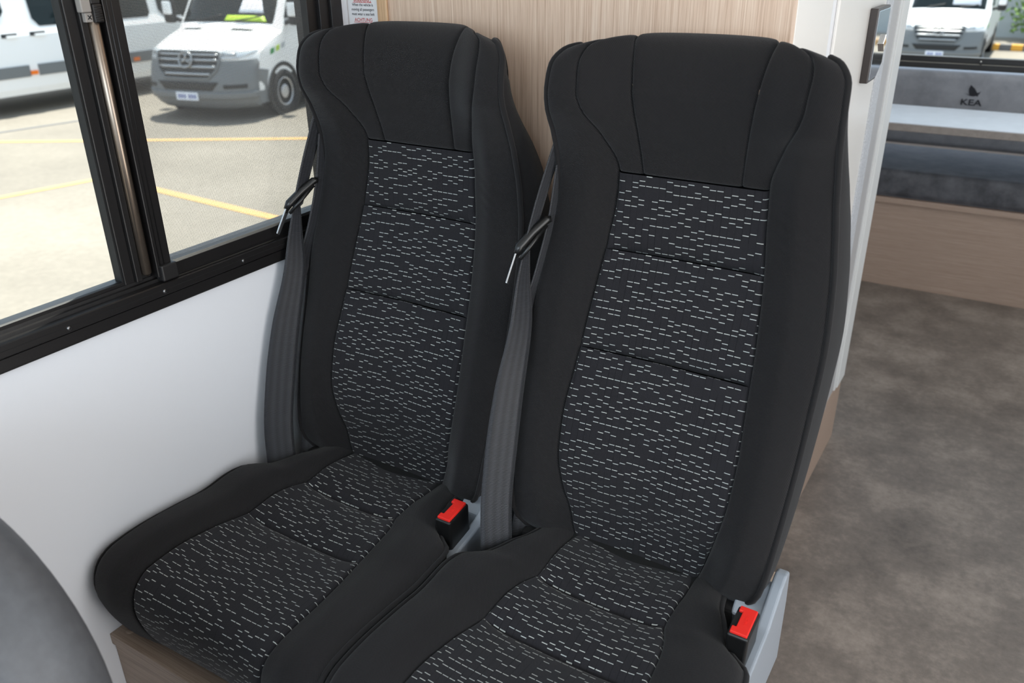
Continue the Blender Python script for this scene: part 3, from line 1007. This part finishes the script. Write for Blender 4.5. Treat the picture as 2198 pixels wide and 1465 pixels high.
table = tag(empty('lounge_table', (.35, 3.75, 0)), 'white topped table standing in front of the rear bench', 'table')
def tpart(o):
    o.location = (-.35, -3.75, 0); return o
tpart(box('table_top', (-.90, 3.545, .683), (.95, 3.955, .687), 'table_top', table, .001))
tpart(box('table_edge', (-.90, 3.543, .656), (.95, 3.955, .6829), 'table_edge', table, .002))
tpart(tube('table_leg', [(.45, 3.585, .0), (.45, 3.585, .6555)], .03, 'aluminium', table, 16))

# window_2: rear window with black frame
W2 = struct(empty('window_2', (0, YB, .8)), 'wide rear window with a black frame')
def w2(o):
    o.location = (0, -YB, -.8); return o
w2(box('lower_rail', (-.99, YB-.018, .775), (.99, YB+.03, .812), 'black_anodised', W2, .002))
w2(box('sash_rail', (-.97, YB-.006, .812), (.97, YB+.03, .838), 'black_anodised', W2, .002))
w2(box('upper_rail', (-.99, YB-.018, 1.44), (.99, YB+.03, 1.49), 'black_anodised', W2, .002))
for sg in (-1, 1):
    w2(box('side_rail', (sg*.97-.03, YB-.018, .81), (sg*.97+.03, YB+.03, 1.45), 'black_anodised', W2, .002))
w2(box('glass_pane', (-.95, YB+.012, .83), (.95, YB+.016, 1.45), 'glass', W2))
for xx in (-.28, -.06):
    w2(tube('screw', [(xx, YB-.019, .823), (xx, YB-.008, .823), (xx, YB-.0005, .823)], [.0035, .004, .004], 'screw_steel', W2, 10))

# ------------------------------------------------------------------ grey cab seat in the near left corner
def rounded_slab(name, x0, x1, y0, y1, z0, z1, r, e, mat, parent=None):
    """slab in the xz plane with big corner radius r and edge rounding e"""
    cx = [(x1-r, z1-r, 0), (x0+r, z1-r, 90), (x0+.05, z0+.05, 180), (x1-.05, z0+.05, 270)]
    outl = []
    for k, (a, b, st) in enumerate(cx):
        rr = r if k < 2 else .05
        for t in np.linspace(0, 90, 14):
            th = math.radians(st+t)
            outl.append((a+rr*math.cos(th), b+rr*math.sin(th)))
    outl = np.array(outl)
    c = np.array([(x0+x1)/2, (z0+z1)/2])
    rings = []
    prof = [(y0+e*(1-math.sin(t)), e*(1-math.cos(t))) for t in np.linspace(A90, 0, 7)]
    prof = [(y0+e-e*math.sin(t), e-e*math.cos(t)) for t in np.linspace(A90, 0, 7)]
    prof2 = [(y1-e+e*math.sin(t), e-e*math.cos(t)) for t in np.linspace(0, A90, 7)]
    vs, fs = [], []
    allp = prof+prof2
    n = len(outl)
    for (y, ins) in allp:
        d = outl-c
        L = np.linalg.norm(d, axis=1)[:, None]
        q = c+d*(1-ins/L)
        for p in q: vs.append((p[0], y, p[1]))
    for i in range(len(allp)-1):
        for k in range(n):
            k2 = (k+1) % n
            fs.append((i*n+k, i*n+k2, (i+1)*n+k2, (i+1)*n+k))
    fs.append(tuple(range(n))[::-1]); fs.append(tuple((len(allp)-1)*n+k for k in range(n)))
    return mesh_obj(name, vs, fs, mat, parent, True)
cab = tag(empty('cab_seat', (-.86, .2, 0)), 'blurred grey leather cab seat back in the near left corner', 'seat')
def cpart(o):
    o.location = (.86, -.2, 0); return o
cpart(rounded_slab('backrest', -1.10, -.625, .175, .305, .36, .868, .20, .05, 'cab_leather', cab))
cpart(box('seat_cushion', (-1.10, -.30, .30), (-.62, .24, .43), 'cab_leather', cab, .04, 4, smooth=True))
cpart(box('pedestal', (-1.0, -.15, 0), (-.72, .15, .30), 'back_shell', cab, .02))

# ------------------------------------------------------------------ vans parked outside
vp = np.array([(.14, .20), (.04, .29), (0, .42), (0, .56), (.035, .72), (.085, .90), (.14, 1.02), (.26, 1.09), (.58, 1.20), (.98, 1.31),
               (1.06, 1.36), (1.45, 1.84), (1.84, 2.28), (2.12, 2.47), (2.6, 2.56), (5.55, 2.56), (5.82, 2.46), (5.88, 2.2), (5.9, .45)])
vw = np.array([.90, .96, .985, .99, .99, .985, .98, .975, .975, .985, .985, .93, .86, .83, .83, .83, .83, .88, .96])
vo = np.array([.42, .42, .42, .42, .42, .44, .44, .42, .30, .22, .20, .16, .12, .06, 0, 0, 0, 0, 0])
vd = np.array([0, 0, 0, 0, 0, .0, .02, .05, .07, .07, .05, .03, .04, .08, .16, .16, .12, .04, 0])
vi = np.arange(len(vp))
v_y, v_z, v_w, v_o, v_d = (pchip(vi, q) for q in (vp[:, 0], vp[:, 1], vw, vo, vd))
def van_pt(x, s):
    """wrap of the nose, bonnet, windscreen and roof; x in -1..1"""
    x = np.asarray(x, float)
    a = np.abs(x)
    return np.stack([x*float(v_w(s)), float(v_y(s))+float(v_o(s))*a**4.5, float(v_z(s))-float(v_d(s))*a**4], -1)
def van_patch(name, quad, mat, parent, off=.006, nx=10, ns=8, thick=.01):
    """quad: list of (x0,x1,s) rows -> conforming panel proud of the body"""
    rows = np.array(quad, float)
    q = np.linspace(0, len(rows)-1, ns)
    P = []
    for t in q:
        k = np.arange(len(rows))
        x0, x1, s = (np.interp(t, k, rows[:, c]) for c in range(3))
        P.append(van_pt(np.linspace(x0, x1, nx), s))
    P = np.array(P)
    o = grid_obj(name, P, mat, parent, sink=np.full(P.shape[:2], -off), thick=off+thick)
    return o
def van_side_x(y, z):
    """half width of the body side"""
    zt = np.interp(z, [.2, .5, .9, 1.4, 1.9, 2.4], [.95, .985, 1.0, .985, .93, .86])
    return zt*np.interp(y, [0, .4, .9, 5.6, 5.9], [.93, .965, 1, 1, .97])
def side_patch(name, sgn, pts, mat, parent, off=.006):
    """polygon in (y,z) laid on the side"""
    P = [np.array([sgn*(van_side_x(y, z)+off), y, z]) for y, z in pts]
    Q = [p-np.array([sgn*(off+.008), 0, 0]) for p in P]
    n = len(P)
    fs = [tuple(range(n)), tuple(range(2*n-1, n-1, -1))]+[(i, i+n, (i+1) % n+n, (i+1) % n) for i in range(n)]
    if sgn < 0: fs = [f[::-1] for f in fs]
    return mesh_obj(name, P+Q, fs, mat, parent)
def lathe(name, prof, x, y, z, sgn, mat, parent, n=36):
    """revolve (offset along x, radius) about the axle"""
    vs, fs = [], []
    for (o, r) in prof:
        for k in range(n):
            t = 2*math.pi*k/n
            vs.append((x+sgn*o, y+r*math.cos(t), z+r*math.sin(t)))
    for i in range(len(prof)-1):
        for k in range(n):
            k2 = (k+1) % n
            fs.append((i*n+k, i*n+k2, (i+1)*n+k2, (i+1)*n+k))
    return mesh_obj(name, vs, fs, mat, parent, True)
def wheel(parent, sgn, y, r=.345):
    x = sgn*.885
    t = lathe('wheel', [(-.1, r*.5), (-.1, r*.95), (-.06, r), (.09, r), (.125, r*.95), (.13, r*.68), (.11, r*.62)], x, y, r, sgn, 'tyre', parent)
    lathe('rim', [(.115, r*.64), (.125, r*.60), (.09, r*.54), (.075, r*.44), (.105, r*.30), (.11, r*.2), (.11, .001)], x, y, r, sgn, 'rim', t)
    for k in range(16):
        a = 2*math.pi*k/16
        cy, cz = y+r*.50*math.cos(a), r+r*.50*math.sin(a)
        tube('rim_hole', [(x+sgn*.075, cy, cz), (x+sgn*.098, cy, cz)], .016, 'dark_void', t, 8)

def make_sprinter(name, loc, rz, full_side=True, roof_box=False):
    v = empty(name, loc, rz)
    xs = np.linspace(-1, 1, 33)
    sv = np.linspace(0, 18, 109)
    vs = [van_pt(xs, s) for s in sv]
    grid_obj('body', np.array(vs), 'van_white', v)
    for sgn in (-1, 1):
        cols = []
        for s in np.linspace(3.6, 18, 90):
            e = van_pt(np.array([float(sgn)]), s)[0]
            lo = .34
            cols.append([np.array([sgn*(van_side_x(e[1], z) if t > 0 else abs(e[0])), e[1], z]) for t, z in ((t, e[2]*(1-t)+lo*t) for t in np.linspace(0, 1, 14))])
        grid_obj('body_side', np.array(cols), 'van_white', v, flip=(sgn > 0))
        wheel(v, sgn, 1.08); wheel(v, sgn, 4.75)
        for wy in (1.08, 4.75):
            lathe('wheel_arch', [(.0, .43), (.006, .43), (.008, .40), (.001, .36)], sgn*.992, wy, .37, sgn, 'van_dark', v)
            lathe('arch_void', [(.003, .40), (.003, .001)], sgn*.986, wy, .37, sgn, 'dark_void', v)
        side_patch('front_skirt', sgn, [(.40, .24), (.70, .24), (.66, .55), (.72, .72), (.40, .78)], 'van_grey', v, .008)
        side_patch('side_skirt', sgn, [(1.5, .28), (4.3, .28), (4.3, .52), (1.5, .52)], 'van_grey', v)
        side_patch('side_window', sgn, [(1.30, 1.42), (2.15, 1.40), (2.15, 2.02), (1.80, 2.05), (1.55, 1.80)], 'van_glass', v)
        side_patch('door_seam', sgn, [(2.28, .5), (2.295, .5), (2.295, 2.3), (2.28, 2.3)], 'van_dark', v, .002)
        mr = tube('mirror_arm', [(sgn*.96, 1.34, 1.34), (sgn*1.08, 1.30, 1.38)], .035, 'van_dark', v, 8)
        bm = bmesh.new(); add_box(bm, (sgn*1.19-.10, 1.22, 1.32), (sgn*1.19+.10, 1.34, 1.72), .045, 3)
        bm_obj('mirror', bm, 'van_dark', v, True)
        bm = bmesh.new(); add_box(bm, (sgn*1.19-.085, 1.20, 1.45), (sgn*1.19+.085, 1.26, 1.66), .03, 3)
        bm_obj('mirror_cap', bm, 'van_white', v, True)
        # lamps, fender badge stripes
        rows = [(.50, .80, 5.15), (.50, .93, 5.6), (.52, .97, 6.1), (.60, .98, 6.5)]
        rows = [(a*sgn, b*sgn, s) if sgn > 0 else (b*sgn, a*sgn, s) for a, b, s in rows]
        hl = van_patch('headlamp', rows, 'lamp_clear', v, .006, 10, 8)
        a, b = sorted((.60*sgn, .78*sgn))
        van_patch('lamp_bezel', [(a, b, 5.45), (a, b, 5.95)], 'van_chrome', hl, .009, 5, 4)
        side_patch('fender_stripe', sgn, [(.80, .93), (.90, .95), (.92, 1.03), (.82, 1.01)], 'decal_green', v, .004)
        side_patch('fender_stripe', sgn, [(.95, .96), (1.05, .98), (1.07, 1.06), (.97, 1.04)], 'decal_lime', v, .004)
        side_patch('fender_stripe', sgn, [(1.10, .99), (1.20, 1.01), (1.22, 1.09), (1.12, 1.07)], 'decal_grey', v, .004)
        a, b = sorted((.28*sgn, .66*sgn))
        van_patch('bonnet_vent', [(a, b, 8.55), (a, b, 8.78)], 'van_dark', v, .004, 6, 3)
    van_patch('bumper', [(-1, 1, 0), (-1, 1, 1), (-1, 1, 2), (-1, 1, 3), (-1, 1, 4), (-1, 1, 4.7), (-.98, .98, 5.1)], 'van_grey', v, .007, 33, 20)
    van_patch('bumper_lip', [(-.99, .99, 1.55), (-.99, .99, 2.0), (-.99, .99, 2.25)], 'van_grey', v, .035, 33, 5)
    for sgn in (-1, 1):
        a, b = sorted((.62*sgn, .90*sgn))
        van_patch('fog_recess', [(a, b, 2.65), (a, b, 3.05)], 'van_dark', v, .010, 6, 4)
    van_patch('lower_intake', [(-.44, .44, 2.45), (-.50, .50, 2.9), (-.56, .56, 3.3)], 'van_dark', v, .012, 16, 6)
    g = van_patch('grille', [(-.40, .40, 3.6), (-.53, .53, 4.3), (-.58, .58, 5.2), (-.58, .58, 5.9), (-.53, .53, 6.12)], 'van_dark', v, .014, 20, 10)
    for s, w in ((3.95, .42), (4.50, .51), (5.05, .54), (5.60, .55)):
        van_patch('grille_slat', [(-w, w, s-.085), (-w, w, s+.095)], 'van_chrome', g, .030, 18, 4)
    rim = [(x, s) for x, s in ((-.40, 3.6), (-.53, 4.3), (-.58, 5.2), (-.58, 5.9), (-.53, 6.12), (0, 6.14), (.53, 6.12), (.58, 5.9), (.58, 5.2), (.53, 4.3), (.40, 3.6), (0, 3.55))]
    tube('grille_rim', [van_pt(np.array([x]), s)[0]+np.array([0, -.02, 0]) for x, s in rim], .018, 'van_grey', g, 6, closed=True)
    # three-pointed star in a ring
    c = van_pt(np.array([0.0]), 5.05)[0]
    up = np.array([0, .27, .963]); nrm = np.array([0, -.963, .27]); c = c+nrm*.05
    star = tube('star_emblem', [c+.118*(np.array([1, 0, 0])*math.cos(t)+up*math.sin(t)) for t in np.linspace(0, 2*math.pi, 33)[:-1]], .013, 'van_chrome', v, 8, closed=True)
    for k in range(3):
        t = math.pi/2+k*2*math.pi/3
        d = np.array([1, 0, 0])*math.cos(t)+up*math.sin(t)
        tube('star_point', [c, c+d*.06, c+d*.116], [.022, .014, .004], 'van_chrome', star, 6)
    # number plate
    pc = van_pt(np.array([0.0]), 1.75)[0]
    bm = bmesh.new(); add_box(bm, (-.20, -.058, .335), (.20, -.036, .455), .006)
    plt = bm_obj('number_plate', bm, 'plate_white', v)
    for k, xx in enumerate((-.14, -.09, -.04, .05, .10, .15)):
        box('plate_character', (xx-.016, -.0595, .365), (xx+.016, -.0575, .425), 'plate_blue', plt)
    # windscreen with things behind it
    van_patch('windscreen', [(-.86, .86, 10.05), (-.87, .87, 10.6), (-.86, .86, 11.2), (-.84, .84, 12.0)], 'van_glass', v, .008, 16, 10)
    for xx in (-.5, .25):
        tube('wiper', [van_pt(np.array([xx+q]), 10.08+q*.5)[0]+np.array([0, -.03, .02]) for q in np.linspace(0, .45, 8)], .012, 'van_dark', v, 6)
    return v

va = make_sprinter('camper_van', (-11.17, 8.65, -1.13), .21)
tag(va, 'white van with silver star grille seen through the insect screened window', 'van')
for nm, quad, mat in (('windscreen_poster', [(.12, .72, 10.75), (.14, .72, 11.35)], 'poster_blue'), ('windscreen_poster', [(.18, .66, 11.05), (.2, .64, 11.3)], 'poster_red'),
                      ('windscreen_poster', [(.02, .78, 10.12), (.05, .72, 10.32)], 'decal_lime'), ('windscreen_poster', [(.25, .7, 10.4), (.28, .62, 10.7)], 'plate_white')):
    van_patch(nm, quad, mat, va, .012 if mat != 'poster_red' else .016, 8, 4, .004)
vb = make_sprinter('camper_van', (-2.586, 23.92, -1.685), .012)
tag(vb, 'white van with silver star grille seen through the rear window', 'van')
van_patch('windscreen_poster', [(.10, .74, 10.3), (.10, .72, 11.1)], 'plate_white', vb, .012, 8, 4, .004)
van_patch('windscreen_poster', [(.10, .73, 10.9), (.10, .72, 11.2)], 'poster_blue', vb, .016, 8, 4, .004)

# white minibus, side on
mb = tag(empty('minibus', (-14.25, 9.3, -1.13)), 'long white minibus parked side on behind the screened van', 'minibus')
sec = [(0, .30), (.03, .40), (.055, .65), (.05, .9), (.045, 1.2), (.0, 1.35), (-.10, 2.0), (-.16, 2.35), (-.35, 2.6), (-1.0, 2.68), (-1.75, 2.6), (-1.95, 2.35), (-2.05, 1.35), (-2.05, .30)]
prism('body', [(x, z) for x, z in sec], 'y', -3.6, 3.4, 'van_white', mb)
def mside(z): return float(np.interp(z, [p[1] for p in sec[:9]], [p[0] for p in sec[:9]]))
def mpoly(name, pts, mat, off=.008, parent=mb):
    P = [(mside(z)+off, y, z) for y, z in pts]; Q = [(x-.02-off, y, z) for x, y, z in P]
    n = len(P)
    return mesh_obj(name, P+Q, [tuple(range(n)), tuple(range(2*n-1, n-1, -1))]+[(i, i+n, (i+1) % n+n, (i+1) % n) for i in range(n)], mat, parent)
for y0, y1 in ((-3.5, -1.30), (-1.15, 3.3)):
    mpoly('side_moulding', [(y0, .575), (y1, .575), (y1, .75), (y0, .75)], 'van_grey', .018)
for y in (-1.24, .69):
    mpoly('side_marker', [(y-.06, .60), (y+.06, .60), (y+.06, .66), (y-.06, .66)], 'marker_orange', .03)
for y in (-1.19, 1.3):
    mpoly('door_seam', [(y-.008, .36), (y+.008, .36), (y+.008, 2.3), (y-.008, 2.3)], 'van_dark', .002)
for y0, y1, zb in ((-3.0, -1.46, 1.50), (-1.03, 1.18, 1.32), (1.38, 3.25, 1.30)):
    wn = mpoly('side_window', [(y0+.09, zb), (y1-.06, zb), (y1, zb+.07), (y1, 2.2), (y0, 2.2), (y0, zb+.12)], 'van_glass', .010)
    mpoly('window_bar', [(y0+.72, zb), (y0+.765, zb), (y0+.765, 2.2), (y0+.72, 2.2)], 'van_dark', .014, wn)
for y in (-1.49, -1.02):
    h = mpoly('door_handle', [(y-.13, 1.185), (y+.13, 1.185), (y+.13, 1.245), (y-.13, 1.245)], 'van_dark', .012)
    mpoly('handle_grip', [(y-.06, 1.18), (y+.12, 1.18), (y+.12, 1.215), (y-.06, 1.215)], 'van_white', .035, h)
for y in (-2.9, 2.6):
    t = lathe('wheel', [(-.1, .17), (-.1, .33), (.1, .35), (.12, .33), (.12, .22)], -.10, y, .35, 1, 'tyre', mb)
    lathe('rim', [(.1, .22), (.06, .18), (.09, .10), (.09, .001)], -.10, y, .35, 1, 'rim', t)

# wall, shrub and kerb behind the rear van
bw = struct(box('wall_yard', (-4.5, 33.0, -1.8), (14, 33.4, 2.6), 'render_wall'), 'grey rendered yard wall in the sun')
kerb = struct(empty('kerb', (0.0, 29.0, -1.685)), 'low painted kerb along the yard wall')
for k in range(26):
    x0 = -2.97+k*.30
    box('kerb_block', (x0, 0, 0), (x0+.295, .18, .17), 'kerb_orange' if k % 2 == 0 else 'kerb_dark', kerb, .01)
shrub = tag(empty('shrub', (-.45, 31.6, -1.685)), 'leafy green shrub against the grey yard wall', 'shrub')
tube('stem', [(0, 0, 0), (.1, 0, .5), (.3, .1, 1.1)], .05, 'bark', shrub, 6)
tube('stem', [(0, 0, 0), (-.2, 0, .4), (-.5, .1, .8)], .04, 'bark', shrub, 6)
vs, fs = [], []
for k in range(900):
    c = np.array([random.gauss(.1, .55), random.gauss(0, .25), .25+abs(random.gauss(.55, .45))])
    a = np.array([random.uniform(-1, 1) for _ in range(3)]); a /= np.linalg.norm(a)
    b = np.cross(a, [random.uniform(-1, 1), random.uniform(-1, 1), .5]); b /= np.linalg.norm(b)
    i = len(vs)
    vs += [c-a*.11, c+b*.045, c+a*.11, c-b*.045]
    fs.append((i, i+1, i+2, i+3))
mesh_obj('foliage', vs, fs, 'leaf', shrub, kind='stuff')
